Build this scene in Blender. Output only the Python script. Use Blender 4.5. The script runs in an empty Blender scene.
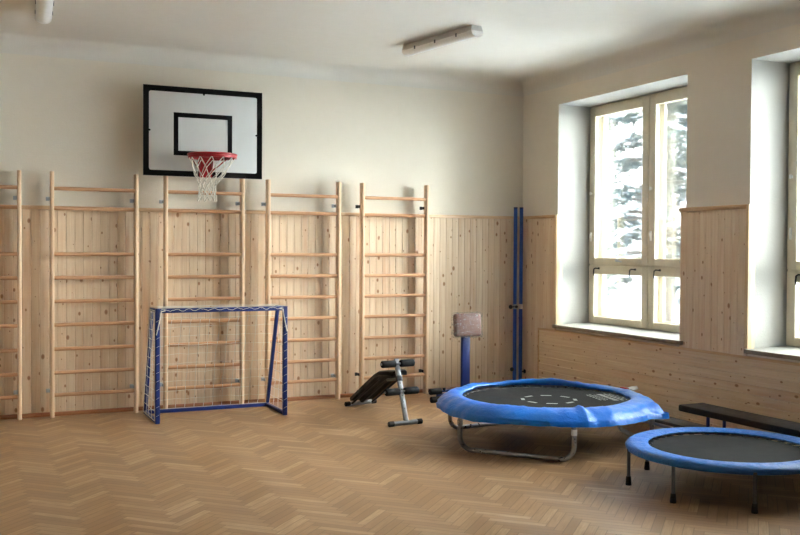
import bpy, bmesh, math, random
from mathutils import Vector, Matrix
R = random.Random(7)
S = bpy.context.scene
COL = S.collection
PI = math.pi

# ------------------------------------------------------------------ mesh helpers
class MB:
    def __init__(self):
        self.bm = bmesh.new(); self.mi = 0
    def _mark(self, n0):
        self.bm.faces.ensure_lookup_table()
        for f in self.bm.faces[n0:]: f.material_index = self.mi
    def box(self, c, s, bev=0.0, rot=None, seg=2):
        t = bmesh.new()
        bmesh.ops.create_cube(t, size=1.0)
        for v in t.verts: v.co = Vector((v.co.x*s[0], v.co.y*s[1], v.co.z*s[2]))
        if bev > 0:
            bmesh.ops.bevel(t, geom=t.edges[:], offset=bev, segments=seg, profile=0.5, affect='EDGES')
        M = Matrix.Translation(Vector(c))
        if rot is not None: M = M @ rot.to_4x4()
        t.transform(M); self._merge(t); return self
    def span(self, a, b, bev=0.0):
        a, b = Vector(a), Vector(b)
        return self.box((a+b)/2, [abs(b[i]-a[i]) for i in range(3)], bev)
    def _merge(self, t):
        n0 = len(self.bm.faces)
        vm = {v: self.bm.verts.new(v.co) for v in t.verts}
        for f in t.faces:
            try: self.bm.faces.new([vm[v] for v in f.verts])
            except ValueError: pass
        t.free(); self._mark(n0)
    def poly(self, verts, faces):
        n0 = len(self.bm.faces)
        vs = [self.bm.verts.new(v) for v in verts]
        for f in faces: self.bm.faces.new([vs[i] for i in f])
        self._mark(n0); return self
    def tube(self, pts, r, n=8, closed=False, caps=True, up=None):
        pts = [Vector(p) for p in pts]; N = len(pts); n0 = len(self.bm.faces)
        rs = r if isinstance(r, (list, tuple)) else [r]*N
        tan = []
        for i in range(N):
            a = pts[(i-1) % N] if closed or i > 0 else pts[i]
            b = pts[(i+1) % N] if closed or i < N-1 else pts[i]
            tan.append((b-a).normalized())
        u = Vector(up) if up else (Vector((0,0,1)) if abs(tan[0].z) < .9 else Vector((1,0,0)))
        u = (u - tan[0]*u.dot(tan[0])).normalized()
        rings = []
        for i in range(N):
            u = (u - tan[i]*u.dot(tan[i])).normalized(); w = tan[i].cross(u)
            off = PI/n if n == 4 else 0
            rings.append([self.bm.verts.new(pts[i] + (u*math.cos(2*PI*k/n+off) + w*math.sin(2*PI*k/n+off))*rs[i]) for k in range(n)])
        for i in range(N if closed else N-1):
            A, B = rings[i], rings[(i+1) % N]
            for k in range(n): self.bm.faces.new((A[k], A[(k+1) % n], B[(k+1) % n], B[k]))
        if caps and not closed:
            self.bm.faces.new(rings[0][::-1]); self.bm.faces.new(rings[-1])
        self._mark(n0); return self
    def rod(self, a, b, r, n=16, bev=0.0):
        """solid of revolution from a to b, edges softened by bev"""
        a, b = Vector(a), Vector(b); L = (b-a).length; d = (b-a)/L
        if bev <= 0: return self.tube([a, b], r, n)
        k = [(0, r-bev), (bev*.3, r-bev*.3), (bev, r), (L-bev, r), (L-bev*.3, r-bev*.3), (L, r-bev)]
        return self.tube([a + d*t for t, _ in k], [q for _, q in k], n)
    def lathe(self, prof, c, n=64):
        """closed profile of (r,z) swept about the vertical through c"""
        n0 = len(self.bm.faces); c = Vector(c); rings = []
        for k in range(n):
            a = 2*PI*k/n
            rings.append([self.bm.verts.new(c + Vector((r*math.cos(a), r*math.sin(a), z))) for r, z in prof])
        m = len(prof)
        for k in range(n):
            A, B = rings[k], rings[(k+1) % n]
            for i in range(m): self.bm.faces.new((A[i], B[i], B[(i+1) % m], A[(i+1) % m]))
        self._mark(n0); return self
    def disc(self, c, r, n=64, th=.004):
        return self.tube([Vector(c)-Vector((0,0,th/2)), Vector(c)+Vector((0,0,th/2))], r, n)
    def prism(self, prof, f0, f1):
        """extrude polygon prof; f0, f1 map a 2D point to 3D at each end"""
        n0 = len(self.bm.faces)
        A = [self.bm.verts.new(f0(*p)) for p in prof]; B = [self.bm.verts.new(f1(*p)) for p in prof]; m = len(prof)
        for i in range(m): self.bm.faces.new((A[i], A[(i+1) % m], B[(i+1) % m], B[i]))
        self.bm.faces.new(A[::-1]); self.bm.faces.new(B); self._mark(n0); return self
    def build(self, name, mats, parent=None, sharp=35):
        bm = self.bm
        bmesh.ops.recalc_face_normals(bm, faces=bm.faces[:])
        o0 = Vector((0,0,0))
        if parent is not None:
            q = parent
            while q is not None: o0 += q.location; q = q.parent
            bmesh.ops.translate(bm, verts=bm.verts[:], vec=-o0)
        lim = math.radians(sharp)
        for f in bm.faces: f.smooth = True
        for e in bm.edges:
            e.smooth = len(e.link_faces) == 2 and e.calc_face_angle(0) < lim
        me = bpy.data.meshes.new(name); bm.to_mesh(me); bm.free()
        for m in (mats if isinstance(mats, (list, tuple)) else [mats]): me.materials.append(m)
        o = bpy.data.objects.new(name, me); COL.objects.link(o)
        if parent is not None: o.parent = parent
        return o

def tag(o, label, cat, group=None, kind=None):
    o['label'] = label; o['category'] = cat
    if group: o['group'] = group
    if kind: o['kind'] = kind
    return o
def thing(name, loc, label, cat, group=None, kind=None):
    o = bpy.data.objects.new(name, None); COL.objects.link(o); o.location = loc
    o.empty_display_size = .1
    return tag(o, label, cat, group, kind)
def struct(name, mb, mats, label, cat, parent=None, sharp=35):
    o = mb.build(name, mats, parent, sharp)
    if parent is None: tag(o, label, cat, None, 'structure')
    return o
def copy_tree(o, parent=None):
    c = o.copy(); COL.objects.link(c)
    if parent is not None: c.parent = parent
    for ch in list(o.children): copy_tree(ch, c)
    return c

# ------------------------------------------------------------------ material helpers
def srgb(r, g, b):
    f = lambda c: c/12.92 if c <= .04045 else ((c+.055)/1.055)**2.4
    return (f(r/255), f(g/255), f(b/255), 1)
class NT:
    def __init__(self, name):
        self.m = bpy.data.materials.new(name); self.m.use_nodes = True
        self.t = self.m.node_tree; self.t.nodes.clear()
        self.out = self.t.nodes.new('ShaderNodeOutputMaterial')
    def n(self, typ, **kw):
        x = self.t.nodes.new(typ)
        for k, v in kw.items(): setattr(x, k, v)
        return x
    def put(self, sock, v):
        if isinstance(v, bpy.types.NodeSocket): self.t.links.new(v, sock)
        elif v is not None: sock.default_value = v
    def math(self, op, a, b=None, c=None):
        x = self.n('ShaderNodeMath', operation=op)
        self.put(x.inputs[0], a); self.put(x.inputs[1], b); self.put(x.inputs[2], c)
        return x.outputs[0]
    def comb(self, x, y, z=0.0):
        c = self.n('ShaderNodeCombineXYZ')
        for i, v in enumerate((x, y, z)): self.put(c.inputs[i], v)
        return c.outputs[0]
    def sep(self, v):
        s = self.n('ShaderNodeSeparateXYZ'); self.put(s.inputs[0], v); return s.outputs
    def pos(self): return self.n('ShaderNodeNewGeometry').outputs['Position']
    def obj(self): return self.n('ShaderNodeTexCoord').outputs['Object']
    def noise(self, vec, scale, detail=3, rough=.5, dist=0):
        x = self.n('ShaderNodeTexNoise'); self.put(x.inputs['Vector'], vec)
        x.inputs['Scale'].default_value = scale; x.inputs['Detail'].default_value = detail
        x.inputs['Roughness'].default_value = rough; x.inputs['Distortion'].default_value = dist
        return x.outputs['Fac']
    def white(self, vec):
        x = self.n('ShaderNodeTexWhiteNoise'); x.noise_dimensions = '3D'; self.put(x.inputs['Vector'], vec)
        return x.outputs
    def ramp(self, fac, stops, interp='LINEAR'):
        x = self.n('ShaderNodeValToRGB'); self.put(x.inputs[0], fac); cr = x.color_ramp; cr.interpolation = interp
        while len(cr.elements) < len(stops): cr.elements.new(.5)
        for e, (p, c) in zip(cr.elements, stops):
            e.position = p; e.color = c if len(c) == 4 else (*c, 1)
        return x.outputs[0]
    def mix(self, fac, a, b, blend='MIX'):
        x = self.n('ShaderNodeMix', data_type='RGBA', blend_type=blend)
        self.put(x.inputs[0], fac); self.put(x.inputs[6], a); self.put(x.inputs[7], b)
        return x.outputs[2]
    def bump(self, h, strength=.2, dist=.01):
        x = self.n('ShaderNodeBump'); x.inputs['Strength'].default_value = strength
        x.inputs['Distance'].default_value = dist; self.put(x.inputs['Height'], h); return x.outputs[0]
    def bsdf(self, color, rough=.5, metal=0, normal=None, spec=.5, coat=0, coatr=.1, sheen=0):
        b = self.n('ShaderNodeBsdfPrincipled')
        self.put(b.inputs['Base Color'], color); self.put(b.inputs['Roughness'], rough)
        self.put(b.inputs['Metallic'], metal); b.inputs['Specular IOR Level'].default_value = spec
        b.inputs['Coat Weight'].default_value = coat; b.inputs['Coat Roughness'].default_value = coatr
        if sheen: b.inputs['Sheen Weight'].default_value = sheen
        if normal is not None: self.put(b.inputs['Normal'], normal)
        self.t.links.new(b.outputs[0], self.out.inputs[0]); return b

def plain(name, col, rough=.5, metal=0, var=.12, vscale=12, bump=0, bscale=150, spec=.5, coat=0):
    k = NT(name); p = k.obj()
    nz = k.noise(p, vscale, 4)
    dark = tuple(c*(1-var) for c in col[:3]) + (1,); lite = tuple(min(1, c*(1+var)) for c in col[:3]) + (1,)
    c = k.ramp(nz, [(.3, dark), (.7, lite)])
    rn = k.math('MULTIPLY_ADD', k.noise(p, vscale*2.3, 3), .2, rough-.1)
    nb = k.bump(k.noise(p, bscale, 3), bump, .004) if bump else None
    k.bsdf(c, rn, metal, nb, spec, coat); return k.m

def plaster(name, a, b, bumpk=.25):
    k = NT(name); p = k.pos()
    big = k.noise(p, .9, 4, .55); sm = k.noise(p, 7, 5, .6)
    c = k.mix(k.math('MULTIPLY_ADD', sm, .5, k.math('MULTIPLY', big, .5)), a, b)
    streak = k.noise(k.comb(*[k.math('MULTIPLY', s, q) for s, q in zip(k.sep(p), (1.3, 6, 6))]), 2.5, 4, .6)
    h = k.math('ADD', k.noise(p, 60, 4, .65), k.math('MULTIPLY', streak, .8))
    k.bsdf(c, .88, 0, k.bump(h, bumpk, .006), .25); return k.m

def pine(name, across, along, width, tint=(1, 1, 1), gloss=.42, off=0.0, knots=1.0):
    """tongue-and-groove pine boards; across/along are world axis numbers"""
    k = NT(name); s = k.sep(k.pos()); u = k.math('ADD', s[across], off); v = s[along]
    if across == 3: u = 0
    cell = k.math('FLOOR', k.math('DIVIDE', u, width))
    rnd = k.white(k.comb(cell, 3.7, 1.1)); rv = rnd[0]
    vv = k.math('MULTIPLY_ADD', rv, 37.0, v)
    # growth-ring grain
    g1 = k.noise(k.comb(k.math('MULTIPLY', u, 42), k.math('MULTIPLY', vv, 1.3), k.math('MULTIPLY', cell, 1.7)), 1.0, 4, .6, .6)
    g2 = k.noise(k.comb(k.math('MULTIPLY', u, 160), k.math('MULTIPLY', vv, 3.0), cell), 1.0, 2, .5)
    t = tint
    q = lambda r, g, b: (lambda c: (c[0]*t[0], c[1]*t[1], c[2]*t[2], 1))(srgb(r, g, b))
    base = k.ramp(g1, [(.25, q(210, 178, 144)), (.5, q(222, 194, 162)), (.75, q(232, 209, 180))])
    base = k.mix(k.math('MULTIPLY', g2, .16), base, q(190, 148, 108))
    base = k.mix(k.math('MULTIPLY', rnd[0], .36), base, q(206, 168, 128))
    pink = k.noise(k.comb(k.math('MULTIPLY', u, 5), k.math('MULTIPLY', vv, .7), cell), 1.0, 3, .6)
    base = k.mix(k.ramp(pink, [(.54, (0, 0, 0)), (.8, (.55, .55, .55))]), base, q(196, 128, 84))
    # knots
    vo = k.n('ShaderNodeTexVoronoi', voronoi_dimensions='2D', feature='F1'); k.put(vo.inputs['Vector'], k.comb(k.math('MULTIPLY', u, 1.0), k.math('MULTIPLY', vv, .62)))
    vo.inputs['Scale'].default_value = 8.0
    size = k.math('MULTIPLY_ADD', k.math('POWER', k.sep(vo.outputs['Color'])[0], 2.0), .14*knots, .018)
    kn = k.math('DIVIDE', vo.outputs['Distance'], size)
    halo = k.ramp(kn, [(.5, (1, 1, 1)), (1.0, (0, 0, 0))])
    base = k.mix(k.math('MULTIPLY', halo, .8), base, q(122, 70, 36))
    base = k.mix(k.math('MULTIPLY', k.ramp(kn, [(.9, (1, 1, 1)), (2.4, (0, 0, 0))]), .35), base, q(170, 112, 66))
    k.bsdf(base, k.math('MULTIPLY_ADD', g1, .15, gloss-.07), 0, k.bump(k.math('ADD', g1, g2), .06, .003), .5)
    return k.m

def beech(name, a, b, c, axis=2):
    """solid smooth timber for posts, rungs and trims, grain along one object axis"""
    k = NT(name); p = k.sep(k.obj()); rn = k.n('ShaderNodeObjectInfo').outputs['Random']
    sc = [55, 55, 55]; sc[axis] = 2.2
    vec = k.comb(*[k.math('MULTIPLY_ADD', rn, 31.0, k.math('MULTIPLY', p[i], sc[i])) for i in range(3)])
    g = k.noise(vec, 1.0, 4, .6, .4)
    col = k.ramp(g, [(.25, c), (.5, a), (.75, b)])
    col = k.mix(k.math('MULTIPLY', rn, .35), col, c)
    k.bsdf(col, .4, 0, k.bump(g, .05, .002)); return k.m

# ------------------------------------------------------------------ materials
M_wall = plaster('cream_wall_paint', srgb(220, 211, 195), srgb(230, 222, 207))
M_reveal = plaster('darkened_reveal_paint', srgb(168, 166, 159), srgb(178, 176, 170))  # white paint darkened in its colour so daylight doesn't burn it out
M_ceil = plaster('ceiling_paint', srgb(214, 209, 198), srgb(226, 222, 213), .45)
PT = (1.05, 1.13, 1.21)
M_pine_back = pine('pine_boards_back', 0, 2, .085, PT)
M_pine_right = pine('pine_boards_right', 1, 2, .085, PT, .36)
M_pine_low = pine('pine_boards_horizontal', 2, 1, .0862, (1.04, 1.10, 1.10), .5)
M_trim_x = beech('pine_trim_along_x', srgb(220, 186, 148), srgb(232, 202, 166), srgb(204, 166, 126), 0)
M_trim_y = beech('pine_trim_along_y', srgb(208, 168, 124), srgb(222, 188, 146), srgb(190, 146, 102), 1)
M_trim_z = beech('pine_trim_along_z', srgb(226, 198, 158), srgb(236, 212, 176), srgb(212, 176, 132), 2)
M_base = beech('reddish_skirting', srgb(150, 98, 62), srgb(168, 112, 74), srgb(128, 80, 50), 0)
M_post = beech('ash_post_timber', srgb(230, 198, 164), srgb(240, 214, 184), srgb(214, 180, 144), 2)
M_rung = beech('beech_rung_timber', srgb(206, 158, 118), srgb(220, 176, 138), srgb(188, 138, 98), 0)
M_blue = plain('blue_painted_steel', srgb(20, 44, 112), .4, 0, .1)
M_bluepole = plain('blue_pole_lacquer', srgb(30, 84, 176), .35, 0, .08)
M_black = plain('matt_black_plastic', srgb(26, 26, 28), .5, 0, .15)
M_rubber = plain('black_rubber', srgb(20, 20, 21), .7, 0, .15)
M_foam = plain('black_foam', srgb(22, 22, 24), .9, 0, .2, 40, .3, 300)
M_zinc = plain('zinc_steel', srgb(176, 184, 192), .38, .8, .1)
M_steel = plain('galvanised_tube', srgb(150, 152, 156), .3, .9, .12)
M_silver = plain('silver_lacquer', srgb(140, 142, 145), .38, .5, .08)
M_graysteel = plain('grey_steel_leg', srgb(92, 96, 104), .4, .6, .1)
M_white = plain('white_plastic', srgb(232, 232, 228), .45, 0, .04)
M_print = plain('worn_white_print', srgb(168, 168, 164), .7, 0, .25, 30)
M_board = plain('white_backboard', srgb(208, 209, 207), .5, 0, .03, 3)
M_boardblk = plain('black_line_paint', srgb(12, 13, 14), .75, 0, .1, 12, 0, 150, .15)
M_red = plain('red_hoop_lacquer', srgb(160, 16, 26), .35, 0, .1)
M_cord = plain('white_net_cord', srgb(226, 222, 210), .85, 0, .08)
M_frame = plain('cream_window_paint', srgb(216, 206, 184), .45, 0, .06, 6)
M_sill = plain('worn_sill_top', srgb(168, 166, 158), .5, 0, .1, 5)
M_silledge = plain('brown_sill_edge', srgb(146, 130, 108), .6, 0, .25, 14)
M_mat = plain('black_jump_mat', srgb(34, 33, 32), .85, 0, .12, 6, .2, 400, .12)
M_mini_mat = plain('black_jump_mesh', srgb(36, 36, 36), .85, 0, .14, 5, .2, 400, .12)
M_benchtop = plain('dark_brown_vinyl', srgb(38, 29, 25), .6, 0, .15, 8, 0, 150, .25)
M_greyvinyl = plain('dark_grey_vinyl', srgb(88, 84, 78), .55, 0, .12, 8)
M_pad = plain('black_vinyl', srgb(13, 13, 13), .5, 0, .2, 10, 0, 150, .2)
M_tan = plain('tan_plywood_edge', srgb(120, 92, 58), .6, 0, .15)
M_brown = plain('brown_leather', srgb(96, 52, 34), .5, 0, .2, 10)
M_lamp = plain('grey_lamp_body', srgb(206, 204, 200), .5, 0, .05)
M_diff = plain('frosted_lamp_cover', srgb(236, 236, 234), .35, 0, .03)
M_hook = plain('dark_iron_hook', srgb(44, 44, 48), .45, .5, .1)
M_bark = plain('pine_bark', srgb(92, 86, 84), .9, 0, .3, 20)
M_needle = plain('pine_needles', srgb(82, 98, 102), .8, 0, .35, 3)
M_snow = plain('snow', srgb(236, 240, 246), .8, 0, .03)
M_ground = plain('greyed_snow', srgb(204, 209, 216), .85, 0, .08, .6)  # snow colour greyed to bounce less light up to the ceiling
M_tagred = plain('red_label', srgb(200, 46, 40), .5, 0, .08)

def vinyl(name, a, b, scale):
    k = NT(name); p = k.obj()
    w1 = k.noise(p, scale, 5, .6, 1.2); w2 = k.noise(p, scale*4.5, 3, .55, .6)
    c = k.ramp(k.noise(p, 2.2, 3), [(.3, a), (.7, b)])
    h = k.math('MULTIPLY_ADD', w2, .4, w1)
    k.bsdf(c, k.math('MULTIPLY_ADD', w1, .2, .26), 0, k.bump(h, .45, .02), .5); return k.m
M_vinyl = vinyl('blue_pad_vinyl', srgb(4, 106, 212), srgb(12, 120, 222), 9)
M_vinyl2 = vinyl('blue_mini_pad_vinyl', srgb(10, 98, 188), srgb(24, 114, 204), 26)

def glass_mat():
    k = NT('window_glass')
    tr = k.n('ShaderNodeBsdfTransparent'); tr.inputs[0].default_value = (.95, .97, .965, 1)
    gl = k.n('ShaderNodeBsdfGlossy'); gl.inputs['Roughness'].default_value = .02
    fr = k.n('ShaderNodeFresnel'); fr.inputs[0].default_value = 1.45
    mx = k.n('ShaderNodeMixShader'); k.put(mx.inputs[0], k.math('MULTIPLY', fr.outputs[0], .7))
    k.t.links.new(tr.outputs[0], mx.inputs[1]); k.t.links.new(gl.outputs[0], mx.inputs[2])
    k.t.links.new(mx.outputs[0], k.out.inputs[0]); return k.m
M_glass = glass_mat()

def film_mat():
    k = NT('crinkled_clear_film'); p = k.obj()
    w = k.noise(p, 26, 5, .7, 2.0)
    tr = k.n('ShaderNodeBsdfTransparent')
    b = k.n('ShaderNodeBsdfPrincipled'); b.inputs['Base Color'].default_value = (.85, .83, .83, 1)
    b.inputs['Roughness'].default_value = .16
    k.put(b.inputs['Normal'], k.bump(w, 1.0, .03))
    f = k.ramp(k.noise(p, 22, 5, .75, 1.5), [(.51, (.02, .02, .02)), (.66, (.45, .45, .45))])
    mx = k.n('ShaderNodeMixShader'); k.put(mx.inputs[0], f)
    k.t.links.new(tr.outputs[0], mx.inputs[1]); k.t.links.new(b.outputs[0], mx.inputs[2])
    k.t.links.new(mx.outputs[0], k.out.inputs[0]); return k.m
M_film = film_mat()

def parquet():
    k = NT('herringbone_parquet'); n = 6; W = .0625
    s = k.sep(k.pos()); q = 1/(math.sqrt(2)*W)
    u = k.math('MULTIPLY', k.math('ADD', s[0], s[1]), q)
    v = k.math('MULTIPLY', k.math('SUBTRACT', s[1], s[0]), q)
    kr = k.math('FLOOR', v); ic = k.math('FLOOR', u)
    uk = k.math('SUBTRACT', u, kr)
    t = k.math('FLOORED_MODULO', uk, 2.0*n)
    isH = k.math('LESS_THAN', t, float(n))
    fu, fv = k.math('FRACT', u), k.math('FRACT', v)
    alongH = t
    alongV = k.math('SUBTRACT', k.math('FLOORED_MODULO', k.math('SUBTRACT', k.math('ADD', ic, 1.0), v), 2.0*n), float(n))
    sel = lambda a, b: k.math('ADD', k.math('MULTIPLY', isH, a), k.math('MULTIPLY', k.math('SUBTRACT', 1.0, isH), b))
    along = sel(alongH, alongV); across = sel(fv, fu)
    id1 = sel(kr, ic)
    id2 = sel(k.math('FLOOR', k.math('DIVIDE', uk, 2.0*n)),
              k.math('ADD', k.math('FLOOR', k.math('DIVIDE', k.math('SUBTRACT', k.math('ADD', ic, 1.0), v), 2.0*n)), 500.0))
    rnd = k.white(k.comb(id1, id2, isH))
    r0 = rnd[0]; rc = k.sep(rnd[1])
    g = k.noise(k.comb(k.math('MULTIPLY', across, 5.0), k.math('MULTIPLY', along, .35), k.math('MULTIPLY', r0, 91.0)), 1.0, 4, .6, .5)
    col = k.ramp(r0, [(0, srgb(140, 106, 74)), (.35, srgb(166, 131, 96)), (.7, srgb(178, 144, 108)), (1, srgb(200, 171, 136))])
    col = k.mix(k.ramp(g, [(.35, (.55, .55, .55)), (.7, (0, 0, 0))]), col, srgb(132, 100, 68))
    col = k.mix(k.math('MULTIPLY', rc[1], .3), col, srgb(160, 118, 80))
    ed = k.math('MINIMUM', k.math('MINIMUM', across, k.math('SUBTRACT', 1.0, across)),
                k.math('MINIMUM', along, k.math('SUBTRACT', float(n), along)))
    gap = k.ramp(ed, [(.02, (1, 1, 1)), (.06, (0, 0, 0))])
    col = k.mix(k.math('MULTIPLY', gap, .6), col, srgb(74, 50, 32))
    wear = k.noise(k.pos(), 1.1, 5, .6)
    col = k.mix(k.math('MULTIPLY', wear, .22), col, srgb(150, 116, 84))
    tilt = k.math('MULTIPLY', k.math('SUBTRACT', rc[2], .5), k.math('SUBTRACT', across, .5))
    h = k.math('SUBTRACT', k.math('MULTIPLY', tilt, .3), k.math('MULTIPLY', gap, .5))
    rough = k.math('MULTIPLY_ADD', wear, .12, k.math('MULTIPLY_ADD', rc[0], .06, .32))
    b = k.bsdf(col, rough, 0, k.bump(h, .12, .004), .5)
    b.inputs['Anisotropic'].default_value = .4          # the grain reflects along each block
    k.put(b.inputs['Tangent'], k.comb(sel(.7071, -.7071), .7071, 0.0))
    return k.m
M_floor = parquet()

# ------------------------------------------------------------------ room shell
XL, YB, ZC = -10.0, -14.5, 3.85
WZ0, WZ1 = .84, 3.475                      # window opening heights
WIN = [(-.79, -3.02), (-3.862, -6.09)]
TH = .72                                   # outer wall thickness
struct('floor', MB().span((XL-.3, YB-.3, -.2), (TH, .3, 0)), M_floor, 'worn herringbone parquet floor of the gym', 'floor')
struct('wall_back', MB().span((XL-.3, 0, -.2), (TH, .3, ZC+.2)), M_wall, 'cream plaster wall behind the wall bars and hoop', 'wall')
struct('wall_left', MB().span((XL-.3, YB, -.2), (XL, 0, ZC+.2)), M_wall, 'cream plaster wall opposite the windows', 'wall')
struct('wall_front', MB().span((XL-.3, YB-.3, -.2), (TH, YB, ZC+.2)), M_wall, 'cream plaster wall behind the camera', 'wall')
mb = MB()
mb.span((0, YB, -.2), (TH, 0, WZ0-.04)).span((0, YB, WZ1), (TH, 0, ZC+.2))
ys = [0] + [y for w in WIN for y in w] + [YB]
for a, b in zip(ys[0::2], ys[1::2]): mb.span((0, b, WZ0-.04), (TH, a, WZ1))
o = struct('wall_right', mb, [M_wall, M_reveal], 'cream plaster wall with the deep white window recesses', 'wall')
for p in o.data.polygons:                  # recess linings: white paint, toned down to grey against the strong daylight
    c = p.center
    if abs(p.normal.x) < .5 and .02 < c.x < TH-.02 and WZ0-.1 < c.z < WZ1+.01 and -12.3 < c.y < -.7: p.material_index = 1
# ceiling with a rounded cove down onto the walls
mb = MB(); mb.span((XL-.3, YB-.3, ZC), (TH, .3, ZC+.2))
rc = .17
cv = [(0, 0)] + [(rc - rc*math.sin(a), rc - rc*math.cos(a)) for a in [PI/2*i/8 for i in range(8, -1, -1)]]
cvp = [(-.02, -.02)] + [(x, z) for x, z in cv[1:]]
mb.prism(cvp, lambda a, b: (XL-.05, -a, ZC-b), lambda a, b: (.05, -a, ZC-b))
mb.prism(cvp, lambda a, b: (-a, .05, ZC-b), lambda a, b: (-a, YB-.05, ZC-b))
mb.prism(cvp, lambda a, b: (XL+a, .05, ZC-b), lambda a, b: (XL+a, YB-.05, ZC-b))
o = struct('ceiling', mb, [M_ceil, M_wall], 'off-white plaster ceiling curving down into the walls', 'ceiling', sharp=60)

# ------------------------------------------------------------------ pine wainscot
WH = 2.158
def boards(a0, a1, w, f, z0, z1, off=0.0, groove=.0065, depth=.0055, mapf=None):
    """grooved board face: profile along the across axis, extruded between z0 and z1"""
    pr = []; k0 = math.ceil((a0+off)/w - 1e-6)
    pr.append((a0, 0)); x = k0*w - off
    while x < a1 - 1e-4:
        if x > a0 + groove: pr += [(x-groove/2, 0), (x, -depth), (x+groove/2, 0)]
        x += w
    pr.append((a1, 0))
    pr += [(a1, -.019), (a0, -.019)]
    m = MB(); m.prism(pr, lambda a, d: f(a, d, z0), lambda a, d: f(a, d, z1)); return m
m = boards(XL+.02, -.002, .085, lambda a, d, z: (a, -.02-d, z), .0, WH-.03)
struct('trim_1', m, M_pine_back, 'vertical pine board panelling behind the wall bars', 'wall panelling', sharp=20)
m = boards(-.42, -.021, .085, lambda a, d, z: (-.02-d, a, z), .0, WH-.03)
m.bm.faces.ensure_lookup_table()
m2 = boards(-.775, -.42, .085, lambda a, d, z: (-.02-d, a, z), .776, WH-.03)
struct('trim_2', m, M_pine_right, 'narrow vertical pine panelling in the room corner by the blue poles', 'wall panelling', sharp=20)
struct('trim_3', m2, M_pine_right, 'vertical pine panelling between room corner and the nearest window recess edge', 'wall panelling', sharp=20)
m = boards(YB+.02, -.03, .085, lambda a, d, z: (XL+.02+d, a, z), .0, WH)
struct('trim_4', m, M_pine_right, 'vertical pine board panelling on the wall opposite the windows', 'wall panelling', sharp=20)
m = boards(XL+.05, -.03, .085, lambda a, d, z: (a, YB+.02+d, z), .0, WH)
struct('trim_5', m, M_pine_back, 'vertical pine board panelling on the wall behind the camera', 'wall panelling', sharp=20)
n_trim = 6
for (a, b), (c, d), lab in zip(WIN[:-1], WIN[1:], ('pine panel on the pier between the two visible windows', 'pine panel on the pier past the right window', 'pine panel on the last pier out of view')):
    m = boards(c+.012, b+.055, .085, lambda p, q, z: (-.02-q, p, z), .776, WH-.03)
    struct('trim_%d' % n_trim, m, M_pine_right, 'vertical ' + lab, 'wall panelling', sharp=20); n_trim += 1
m = boards(.0, .752, .0862, lambda a, d, y: (-.026-d, y, a), YB, -.42, groove=.010, depth=.008)
struct('trim_%d' % n_trim, m, M_pine_low, 'low horizontal pine boarding under the window sills', 'wall panelling', sharp=20); n_trim += 1
m = MB(); m.span((-.036, YB, .75), (-.0, -.42, .776), .004); m.span((-.034, -.44, 0), (-.021, -.42, .75), .003)
struct('trim_%d' % n_trim, m, M_trim_y, 'planed cap rail along the low horizontal boarding', 'wall panelling'); n_trim += 1
struct('trim_%d' % n_trim, MB().span((XL+.02, -.038, WH-.04), (-.002, -.0005, WH), .006), M_trim_x, 'pine cap rail along the top of the back wall panelling', 'wall panelling'); n_trim += 1
tops = [(-.775, -.04)] + [(c+.005, b+.065) for (a, b), (c, d) in zip(WIN[:-1], WIN[1:])]
for i, (a, b) in enumerate(tops):
    struct('trim_%d' % n_trim, MB().span((-.038, a, WH-.04), (-.0005, b, WH), .005), M_trim_y,
           ['pine cap rail on the corner panelling beside the left window', 'pine cap rail on the pier between the two windows', 'pine cap rail on the pier past the right window', 'pine cap rail on the far unseen pier'][i], 'wall panelling'); n_trim += 1
for i, (a, b) in enumerate(WIN):
    m = MB(); m.span((-.03, a-.002, WZ0), (.055, a-.016, WH), .003)
    if i == 0: m.span((-.036, a-.002, WZ0), (-.001, a+.02, WH), .003)
    else: m.span((-.036, a-.002, WZ0), (-.001, a+.016, WH), .003)
    struct('trim_%d' % n_trim, m, M_trim_z, ['pale pine corner strip on the edge of the left window recess', 'pale pine corner strip on the edge of the right window recess', 'pale pine corner strip on the third recess', 'pale pine corner strip on the fourth recess'][i], 'wall panelling'); n_trim += 1
bp = [(0, 0), (-.032, 0), (-.032, .012), (-.022, .03), (-.006, .04), (0, .04)]
struct('baseboard_back', MB().prism(bp, lambda a, z: (XL+.02, -.02+a, z), lambda a, z: (-.02, -.02+a, z)), M_base, 'reddish brown skirting strip along the back wall', 'baseboard')
struct('baseboard_right', MB().prism(bp, lambda a, z: (-.032+a, YB, z), lambda a, z: (-.032+a, -.42, z)), M_base, 'reddish brown skirting strip under the window wall', 'baseboard')

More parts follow.
